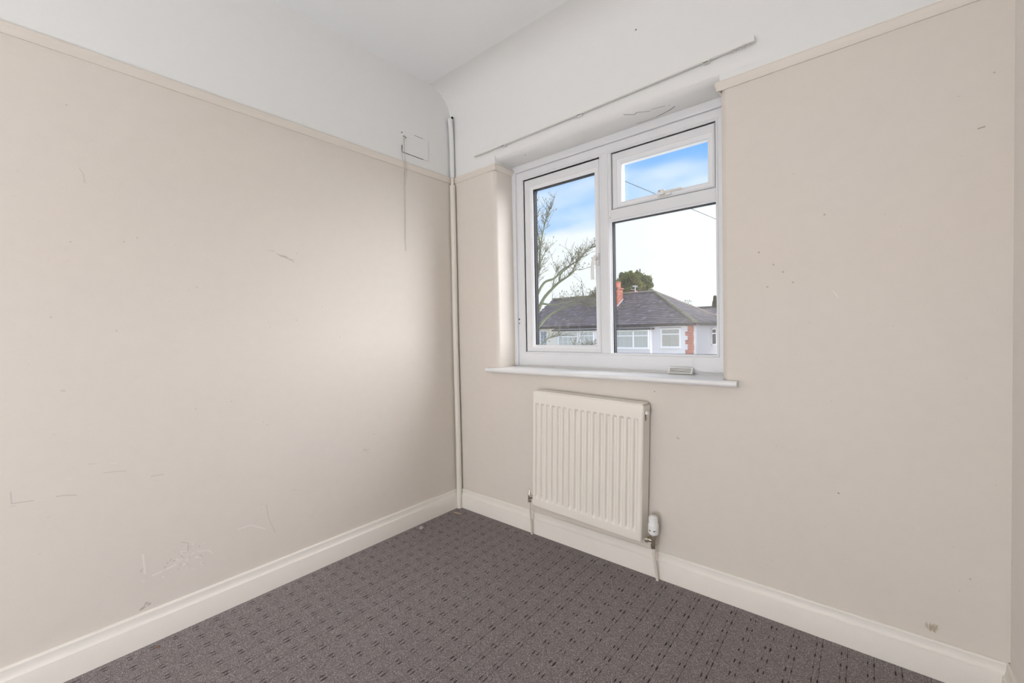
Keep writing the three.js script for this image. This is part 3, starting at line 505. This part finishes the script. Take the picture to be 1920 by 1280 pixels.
{ // the white house with the hipped end
  const h = thing('terraced_house', 'white rendered house opposite with grey hipped slate roof and red brick quoins', 'house');
  const X0 = -11.95, X1 = -6.2, BZ = -33.1, E1 = -5.95;
  mesh('wall', box(X0, X1, -3.4, 1.36, BZ, FACE), render1, h);
  const A = [X0, RY, RZ], Bp = [-10.14, RY - 0.02, RZ];
  mesh('roof', solid([[X0, EY, EZ], [E1, EY, EZ], [E1, EY, BZ - 0.25], [X0, EY, BZ - 0.25], A, Bp, [X0, EY - 0.1, EZ], [E1, EY - 0.1, EZ], [E1, EY - 0.1, BZ - 0.25], [X0, EY - 0.1, BZ - 0.25]], [[0, 1, 5, 4], [1, 2, 5], [2, 3, 4, 5], [0, 4, 3], [6, 7, 1, 0], [7, 8, 2, 1], [6, 9, 8, 7]]), slateBase, h);
  const len = E1 - X0, hipRun = E1 - Bp[0];
  stuff(mesh('slate', slates([X0, EY, EZ], [1, 0, 0], SL.toArray(), len, SLEN, (a, b) => a > 0.05 && a < len - (b / SLEN) * hipRun - 0.04), slateMat, h));
  const hs = new THREE.Vector3(-hipRun, RY - EY, 0).normalize(), hl = Math.hypot(hipRun, RY - EY), dep = EZ - (BZ - 0.25);
  stuff(mesh('slate', slates([E1, EY, EZ], [0, 0, -1], hs.toArray(), dep, hl, (a, b) => a > (b / hl) * (EZ - RZ) + 0.04 && a < dep - (b / hl) * (dep - (EZ - RZ)) - 0.04), slateMat, h));
  ridgeTiles(h, [X0, RY + 0.06, RZ], [Bp[0], RY + 0.06, RZ], 6, tileMat, 'ridge_tile');
  ridgeTiles(h, [E1 - 0.02, EY + 0.08, EZ - 0.02], [Bp[0], RY + 0.05, RZ], 15, mossMat, 'hip_tile');
  ridgeTiles(h, [E1 - 0.02, EY + 0.08, BZ - 0.22], [Bp[0], RY + 0.05, RZ], 15, tileMat, 'hip_tile');
  mesh('gutter', [box(X0, E1 + 0.02, EY - 0.13, EY - 0.0, EZ - 0.03, EZ + 0.1, 0.03), box(E1 - 0.05, E1 + 0.08, EY - 0.13, EY - 0.0, BZ - 0.2, EZ + 0.1, 0.03)], dark, h, 'black gutter');
  // bay with flat black-edged top
  mesh('bay', box(-11.35, -8.69, -3.4, 1.1, FACE - 0.05, -24.56), render1, h);
  mesh('bay_roof', [box(-11.55, -8.56, 1.08, 1.17, FACE, -24.36, 0.01)], dark, h, 'flat black bay roof'); mesh('bay_lead', box(-11.5, -8.62, 1.17, 1.2, FACE, -24.42), lead, h);
  houseWindow(h, -11.2, -8.76, -0.13, 1.06, -24.56, { transom: 0.685, bars: [-9.79], mat: netMat });
  houseWindow(h, -8.15, -6.93, -0.07, 1.13, FACE, { transom: 0.76, mat: curtainMat });
  mesh('lintel_line', box(-8.2, -6.88, 1.13, 1.17, FACE, FACE + 0.05), lead, h);
  mesh('air_brick', box(-8.91, -8.73, 0.44, 0.53, FACE, FACE + 0.02), dark, h, 'dark air brick');
  // side window, its frame on the wall facing +x
  const side = new THREE.Group(); side.name = 'side_window'; h.add(side);
  const z0 = -30.0, z1 = -28.85;
  for (const [y0, y1] of [[0.76, 0.99], [0.0, 0.69]]) { mesh('pane', box(X1 - 0.01, X1 + 0.02, y0, y1, z0 + 0.1, z1 - 0.1), roomDark, side); }
  mesh('frame', [box(X1, X1 + 0.06, 0.99, 1.07, z0, z1, 0.008), box(X1, X1 + 0.06, 0.69, 0.76, z0, z1, 0.008), box(X1, X1 + 0.09, -0.1, 0.0, z0 - 0.03, z1 + 0.03, 0.008), box(X1, X1 + 0.06, -0.05, 1.07, z0, z0 + 0.1, 0.008), box(X1, X1 + 0.06, -0.05, 1.07, z1 - 0.1, z1, 0.008)], winFrame, side);
  { // brick quoins toothed into the render at the corner
    const list = []; let row = 0;
    for (let y = -3.3; y < 1.28; y += 0.086, row++) {
      const blk = Math.floor((y - 1.19 + 30 * 0.28) / 0.28), long = blk % 2 === 0, x0 = long ? -6.64 : -6.5;
      for (let x = x0, k = 0; x < -6.19; k++) { const w = k === 0 && row % 2 ? 0.11 : 0.215, x1 = Math.min(x + w, -6.185); if (x1 - x > 0.03) { const v = rr(0.8, 1.2); list.push(tint(flat(box(x, x1 - 0.01, y, y + 0.076, FACE - 0.1, FACE + 0.02 + rr(0, 0.006))), [0.46 * v, 0.115 * v, 0.06 * v])); } x = x1; }
      const zl = long ? 0.24 : 0.34, v = rr(0.8, 1.2); list.push(tint(flat(box(-6.3, -6.178, y, y + 0.076, FACE - zl * 0.5, FACE + 0.016)), [0.42 * v, 0.12 * v, 0.065 * v]));
    }
    stuff(mesh('quoin_brick', mergeGeometries(list), brickMat, h));
  }
}
{ // the cream house to its left
  const h = thing('terraced_house', 'cream rendered house opposite, partly hidden behind the bare tree', 'house');
  const X0 = -19.2, X1 = -11.96, BZ = -33.1;
  mesh('wall', box(X0 + 0.1, X1, -3.4, 1.36, BZ, FACE), render2, h);
  mesh('roof', solid([[X0, EY, EZ], [X1, EY, EZ], [X1, RY, RZ], [X0, RY, RZ], [X0, EY, BZ - 0.25], [X1, EY, BZ - 0.25], [X0, EY - 0.1, EZ], [X1, EY - 0.1, EZ]], [[0, 1, 2, 3], [3, 2, 5, 4], [0, 3, 4], [6, 7, 1, 0], [1, 5, 2]]), slateBase, h);
  stuff(mesh('slate', slates([X0, EY, EZ], [1, 0, 0], SL.toArray(), X1 - X0, SLEN, (a) => a > 0.1 && a < X1 - X0 - 0.02), slateMat, h));
  ridgeTiles(h, [X0, RY + 0.06, RZ], [X1, RY + 0.06, RZ], 16, mossMat, 'ridge_tile');
  mesh('gutter', box(X0, X1, EY - 0.13, EY - 0.0, EZ - 0.03, EZ + 0.1, 0.03), dark, h, 'black gutter');
  mesh('bay', box(-15.85, -12.55, -3.4, 1.1, FACE - 0.05, -24.56), render1, h);
  mesh('bay_roof', [box(-16.08, -12.4, 1.08, 1.17, FACE, -24.3, 0.01), box(-16.0, -12.4, 1.24, 1.32, FACE, -24.44, 0.01)], dark, h, 'flat black bay roof'); mesh('bay_lead', box(-15.9, -12.45, 1.17, 1.24, FACE, -24.46), lead, h);
  houseWindow(h, -15.67, -13.94, -0.13, 1.06, -24.56, { transom: 0.67, grid: [4, 2], mat: netMat });
  houseWindow(h, -13.82, -12.68, -0.13, 1.06, -24.56, { transom: 0.72, grid: [3, 2], mat: netMat });
  houseWindow(h, -17.95, -16.95, -0.2, 1.14, FACE, { bars: [-17.6], grid: [2, 4], mat: null, back: blueRoom, fr: 0.06 });
  { // chimney on the front slope by the party wall
    const list = []; let row = 0;
    const courses = (x0, x1, z0, z1, y0, y1) => { for (let y = y0; y < y1 - 0.02; y += 0.086, row++) for (const [ax, len, put] of [['x', x1 - x0, 1], ['z', z1 - z0, 1]]) for (let s = row % 2 ? -0.11 : 0; s < len; s += 0.225) { const a = Math.max(s, 0), b = Math.min(s + 0.215, len); if (b - a < 0.03) continue; const v = rr(0.78, 1.25), g = ax === 'x' ? box(x0 + a, x0 + b, y, y + 0.076, z1 - 0.1, z1 + rr(0, 0.006)) : box(x1 - 0.1, x1 + rr(0, 0.006), y, y + 0.076, z0 + a, z0 + b); list.push(tint(flat(g), rnd() < 0.1 ? [0.29 * v, 0.16 * v, 0.065 * v] : [0.28 * v, 0.07 * v, 0.04 * v])); } };
    courses(-13.1, -12.21, -28.15, -27.15, 2.3, 4.12); courses(-13.1, -12.34, -28.1, -27.25, 4.2, 4.62);
    const c = stuff(mesh('chimney_brick', mergeGeometries(list), brickMat, h));
    mesh('chimney_core', [box(-13.1, -12.22, 2.0, 4.12, -28.14, -27.16), box(-13.16, -12.15, 4.1, 4.21, -28.2, -27.1), box(-13.1, -12.35, 4.2, 4.6, -28.09, -27.26), box(-13.14, -12.3, 4.6, 4.68, -28.14, -27.21)], std(0x7d4236, 0.9), h);
    const fl = box(-0.04, 0.0, -0.09, 0.1, 0, 1.16); fl.rotateX(Math.atan2(2.4, 4.31)); fl.translate(-12.16, 3.33, -28.17); mesh('flashing', fl, lead, h, 'pale lead flashing');
  }
}
{ // the taller house next along, beyond the right edge of the view; it keeps the low sun off the side wall
  const h = thing('terraced_house', 'taller white gabled house next along the street on the right', 'house');
  mesh('wall', box(-3.2, 4.8, -3.4, 4.2, -33.5, FACE), render1, h);
  mesh('roof', solid([[-3.4, 4.1, -24.7], [5.0, 4.1, -24.7], [5.0, 7.0, -29.2], [-3.4, 7.0, -29.2], [-3.4, 4.1, -33.8], [5.0, 4.1, -33.8]], [[0, 1, 2, 3], [3, 2, 5, 4], [0, 3, 4], [1, 5, 2]]), slateBase, h);
  houseWindow(h, -1.2, 0.8, 0.4, 1.7, FACE, { transom: 1.3, bars: [-0.2] }); houseWindow(h, 2.0, 4.0, 0.4, 1.7, FACE, { transom: 1.3, bars: [3.0] });
}
{ // roofs behind the hipped end
  const h = thing('distant_house', 'far house whose dark grey roof shows at the right behind the white house', 'house');
  mesh('wall', box(-11.5, -3.2, -3.4, 2.05, -43.2, -38.2), render1, h);
  mesh('roof', solid([[-11.8, 2.0, -38], [-3, 2.0, -38], [-3, 3.05, -40.3], [-11.2, 3.05, -40.3], [-11.8, 2.0, -43.4], [-3, 2.0, -43.4]], [[0, 1, 2, 3], [3, 2, 5, 4], [0, 3, 4], [1, 5, 2]]), slateBase, h);
  mesh('ridge', box(-11.2, -3, 2.97, 3.12, -40.5, -40.1), dark, h);
  const p = thing('distant_house', 'far roof slope, pale and tilted, at the right edge of the window', 'house');
  mesh('roof', solid([[-8.3, 2.0, -36.9], [-4.6, 2.0, -36.9], [-4.6, 3.4, -37.9], [-7.1, 3.4, -37.9], [-8.3, 2.0, -37.6], [-4.6, 2.0, -37.6]], [[0, 1, 2, 3], [0, 3, 4], [3, 2, 5, 4]]), std(0x8b8a92, 0.8), p);
  mesh('wall', box(-8.2, -4.7, -3.4, 2.1, -37.55, -36.95), render1, p);
  const c = thing('distant_chimney', 'red chimney stub behind the ridge below the television aerial', 'chimney');
  mesh('stack', [box(-14.3, -13.75, -3.4, 4.46, -34.4, -33.9), box(-14.34, -13.71, 4.38, 4.48, -34.44, -33.86)], std(0xa2543f, 0.9), c);
  const a = thing('television_aerial', 'white television aerial on a mast above the ridge', 'aerial', [-13.72, 4.3, -33.82]);
  mesh('mast', tube([[0, -0.3, 0], [0, 0.66, 0]], 0.022, 4, 8), winFrame, a);
  mesh('boom', tube([[-0.22, 0.6, 0], [0.22, 0.58, 0]], 0.018, 4, 8), winFrame, a);
  for (let k = 0; k < 5; k++) mesh('element', tube([[-0.2 + k * 0.1, 0.52 - 0.02 * k, 0], [-0.2 + k * 0.1, 0.68 - 0.02 * k, 0]], 0.012, 2, 6), winFrame, a);
  mesh('side_arm', tube([[0, 0.3, 0], [-0.45, 0.34, 0]], 0.016, 4, 6), winFrame, a);
}

// ---------------------------------------------------------------- trees
const bark = std(0x70755a, 0.95), twigMat = std(0x5d5c4a, 0.95);
function limb(pts, r0, r1, sides = 7) { // tapered limb along points
  const c = new THREE.CatmullRomCurve3(pts.map((p) => new THREE.Vector3(...p)), false, 'centripetal'), n = Math.max(6, pts.length * 4), g = new THREE.TubeGeometry(c, n, 1, sides), p = g.attributes.position, v = new THREE.Vector3();
  for (let i = 0; i <= n; i++) { const q = c.getPointAt(i / n), r = lerp(r0, r1, i / n) * (1 + 0.12 * noise.noise(i * 0.9, r0 * 90, 3)); for (let k = 0; k <= sides; k++) { const id = i * (sides + 1) + k; v.fromBufferAttribute(p, id).sub(q).multiplyScalar(r).add(q); p.setXYZ(id, v.x, v.y, v.z); } }
  return { g, c };
}
{
  const t = thing('bare_tree', 'bare mossy street tree at the left of the window view', 'tree', [-6.15, -3.3, -9]);
  const T = new THREE.Group(), O = new THREE.Vector3(-6.15, -3.3, -9);
  const put = (l, dz0, dz1) => l.map(([x, y], k) => [x - O.x, y - O.y, lerp(dz0, dz1, k / Math.max(1, l.length - 1))]);
  const limbs = [
    [[[-6.04, 1.65], [-5.70, 2.11], [-5.35, 2.35], [-5.04, 2.52], [-4.54, 2.74], [-4.36, 2.94], [-4.09, 3.14]], 0, 0.5, 0.062, 0.012],
    [[[-5.04, 2.52], [-4.93, 2.75], [-4.56, 2.95], [-4.40, 3.12]], 0.2, 0.5, 0.028, 0.007],
    [[[-4.60, 2.73], [-4.38, 2.78], [-4.19, 2.79]], 0.4, 0.5, 0.016, 0.005],
    [[[-6.05, 2.20], [-5.77, 2.62], [-5.45, 2.72], [-5.21, 2.96], [-4.81, 3.14], [-4.53, 3.36], [-4.39, 3.51], [-4.07, 3.60]], 0, -0.5, 0.045, 0.008],
    [[[-6.08, 1.7], [-6.08, 2.3], [-6.04, 2.69], [-5.93, 2.84], [-5.82, 3.12], [-5.77, 3.42], [-5.71, 3.71], [-5.58, 4.11], [-5.43, 4.47], [-5.26, 4.74]], 0, 0.3, 0.07, 0.007],
    [[[-5.71, 3.73], [-5.83, 4.11], [-5.89, 4.52], [-6.01, 4.80]], 0.2, 0.1, 0.025, 0.006],
    [[[-5.82, 3.16], [-5.55, 3.43], [-5.37, 3.49]], 0.1, 0.4, 0.022, 0.006],
    [[[-6.05, 1.64], [-5.83, 1.92], [-5.25, 1.87], [-4.68, 1.92], [-4.03, 2.00], [-3.5, 1.95]], 0, 0.6, 0.038, 0.01],
    [[[-6.08, 1.15], [-5.65, 1.58], [-5.31, 1.76], [-4.79, 1.91], [-4.34, 1.82]], 0, -0.4, 0.05, 0.01],
    [[[-6.10, 0.5], [-5.58, 0.86], [-5.33, 0.92], [-4.96, 0.96]], 0, 0.3, 0.026, 0.007],
    [[[-5.6, 0.55], [-4.9, 0.52], [-4.4, 0.62], [-3.9, 0.68]], 0.2, 0.4, 0.02, 0.007],
    [[[-6.08, 1.95], [-5.92, 2.44], [-5.67, 2.75], [-5.42, 3.05]], 0, 0.6, 0.028, 0.007],
    [[[-6.06, 3.2], [-6.04, 3.49], [-5.93, 3.61], [-5.81, 3.66]], 0, 0.2, 0.02, 0.006],
    [[[-5.36, 2.35], [-5.33, 2.72], [-5.25, 2.94]], 0.1, 0, 0.022, 0.006],
    [[[-6.1, 1.6], [-6.5, 2.3], [-6.9, 3.0], [-7.1, 3.9]], 0, 0.2, 0.06, 0.01], [[[-6.1, 1.2], [-6.7, 1.9], [-7.4, 2.3]], 0, -0.4, 0.05, 0.01],
  ];
  mesh('trunk', limb(put([[-6.2, -3.3], [-6.15, -1.2], [-6.12, 0.3], [-6.09, 1.2], [-6.07, 1.75]], 0, 0), 0.14, 0.085, 10).g, bark, t);
  const twigs = [];
  const sprout = (p, d, len, r, depth) => {
    const pts = [p.clone()], dir = d.clone().normalize(); let q = p.clone();
    for (let k = 0; k < 4; k++) { dir.x += rr(-0.28, 0.28); dir.y += rr(-0.16, 0.24); dir.z += rr(-0.25, 0.25); dir.normalize(); q = q.clone().addScaledVector(dir, len / 4); pts.push(q); }
    const { g } = limb(pts.map((v) => v.toArray()), r, r * 0.45, 3); twigs.push(clean(g));
    if (depth > 0) for (let k = 0; k < 3; k++) { const s = pts[1 + Math.floor(rnd() * 4)], e = dir.clone().add(new THREE.Vector3(rr(-0.9, 0.9), rr(-0.5, 0.8), rr(-0.8, 0.8))); sprout(s, e, len * rr(0.4, 0.65), r * 0.62, depth - 1); }
    else if (rnd() < 0.4) { const b = new THREE.IcosahedronGeometry(rr(0.008, 0.017), 0); b.scale(1, 1.5, 1); b.translate(...q.toArray()); twigs.push(clean(b)); }
  };
  limbs.forEach(([l, z0, z1, r0, r1], n) => {
    const pts = put(l, z0, z1), { g, c } = limb(pts, r0, r1, 7); mesh('branch', g, bark, t);
    const L = c.getLength(), count = Math.round(L * (n === 7 || n === 8 ? 15 : 15));
    for (let k = 0; k < count; k++) { const s = 0.25 + 0.75 * Math.sqrt(rnd()), p = c.getPointAt(s), d = c.getTangentAt(s); d.add(new THREE.Vector3(rr(-0.8, 0.8), rr(-0.3, 0.8), rr(-0.8, 0.8))); sprout(p, d, rr(0.18, 0.5), 0.0085, n === 7 || n === 8 ? 2 : 1); }
  });
  stuff(mesh('twig', mergeGeometries(twigs), twigMat, t));
}
const leafGeo = (() => { const a = new THREE.PlaneGeometry(0.26, 0.13); const b = a.clone(); b.rotateX(1.2); return mergeGeometries([a, b]); })();
function leafy(parent, n, sample, size, base) {
  const m = new THREE.InstancedMesh(leafGeo, new THREE.MeshStandardMaterial({ color: 0xffffff, roughness: 0.85, side: THREE.DoubleSide }), n), d = new THREE.Object3D(), col = new THREE.Color();
  for (let k = 0; k < n; k++) { const [p, sh] = sample(); d.position.set(...p); d.rotation.set(rr(0, 6.3), rr(0, 6.3), rr(0, 6.3)); d.scale.setScalar(size * rr(0.6, 1.4)); d.updateMatrix(); m.setMatrixAt(k, d.matrix); const v = rr(0.6, 1.35); col.setRGB(base[0] * v * sh[0] * (sh[1] ?? 1), base[1] * v * (sh[1] ?? 1), base[2] * v * (sh[1] ?? 1)); m.setColorAt(k, col); }
  m.name = 'foliage'; m.userData.kind = 'stuff'; m.castShadow = m.receiveShadow = true; parent.add(m); return m;
}
{
  const t = thing('evergreen_tree', 'large rounded dark green evergreen tree behind the chimney', 'tree', [-18.0, -3.3, -42]);
  mesh('trunk', limb([[0, 0, 0], [0.1, 4, 0], [0, 8, 0]], 0.35, 0.15, 9).g, bark, t);
  const clumps = []; for (let k = 0; k < 300; k++) { const a = rr(0, 6.283), y = rr(-0.9, 1), q = Math.sqrt(1 - y * y), f = k < 80 ? rr(0.3, 0.7) : rr(0.72, 1.0); clumps.push([2.7 * q * Math.cos(a) * f, 8.15 + 2.5 * y * f, 2.3 * q * Math.sin(a) * f, rr(0.16, 0.42), rr(0.75, 1.3), rr(0.55, 1.5)]); }
  leafy(t, 24000, () => { const c = clumps[Math.floor(rnd() * clumps.length)], a = rr(0, 6.283), u = rr(-1, 1), q = Math.sqrt(1 - u * u), r = c[3] * Math.pow(rnd(), 0.45) * (rnd() < 0.1 ? 1.6 : 1); return [[c[0] + r * q * Math.cos(a), c[1] + r * u, c[2] + r * q * Math.sin(a)], [c[4], c[5]]]; }, 0.75, [0.105, 0.13, 0.026]);
}
{
  const t = thing('conifer', 'small dark pointed conifer at the far right of the window view', 'tree', [-10.35, -3.3, -46]);
  mesh('trunk', limb([[0, 0, 0], [0, 4, 0], [0, 7.5, 0]], 0.2, 0.04, 8).g, bark, t);
  leafy(t, 3500, () => { const h = Math.pow(rnd(), 0.7), a = rr(0, 6.283), r = (0.06 + 0.75 * (1 - h)) * Math.sqrt(rnd()); return [[r * Math.cos(a), 4.0 + 3.65 * h + rr(-0.1, 0.1), r * Math.sin(a)], [1]]; }, 0.7, [0.05, 0.07, 0.035]);
  const s = thing('bare_shrub', 'thin bare treetop showing above the hipped roof at right', 'tree', [-13.25, -3.3, -46]);
  mesh('stem', limb([[0, 0, 0], [0.05, 4, 0], [0, 7.0, 0]], 0.12, 0.03, 6).g, bark, s);
  for (let k = 0; k < 14; k++) { const a = rr(0, 6.283), y = rr(6.2, 7.0), l = rr(0.3, 0.6); mesh('branch', limb([[0, y, 0], [0.5 * l * Math.cos(a), y + 0.3 * l, 0.5 * l * Math.sin(a)], [l * Math.cos(a), y + rr(0.3, 0.9) * l, l * Math.sin(a)]], 0.02, 0.008, 4).g, twigMat, s); }
  leafy(s, 90, () => [[rr(-0.55, 0.55), rr(6.7, 7.5), rr(-0.4, 0.4)], [1]], 0.35, [0.06, 0.06, 0.05]);
}
{ // telephone wires crossing the sky
  const wire = (a, b) => tube([a, b], 0.011, 2, 6), m = std(0x303236, 0.8);
  tag(mesh('telephone_wire', wire([-6.9, 7.6, -10.2], [7.35, -0.25, -25]), m), 'dark telephone wire sloping down to the right across the window', 'wire');
  tag(mesh('telephone_wire', wire([-6.44, 7.1, -10.25], [-9.71, 5.2, -13.17]), m), 'dark telephone wire running steeply at the upper left of the casement', 'wire');
}
renderer.render(scene, camera);
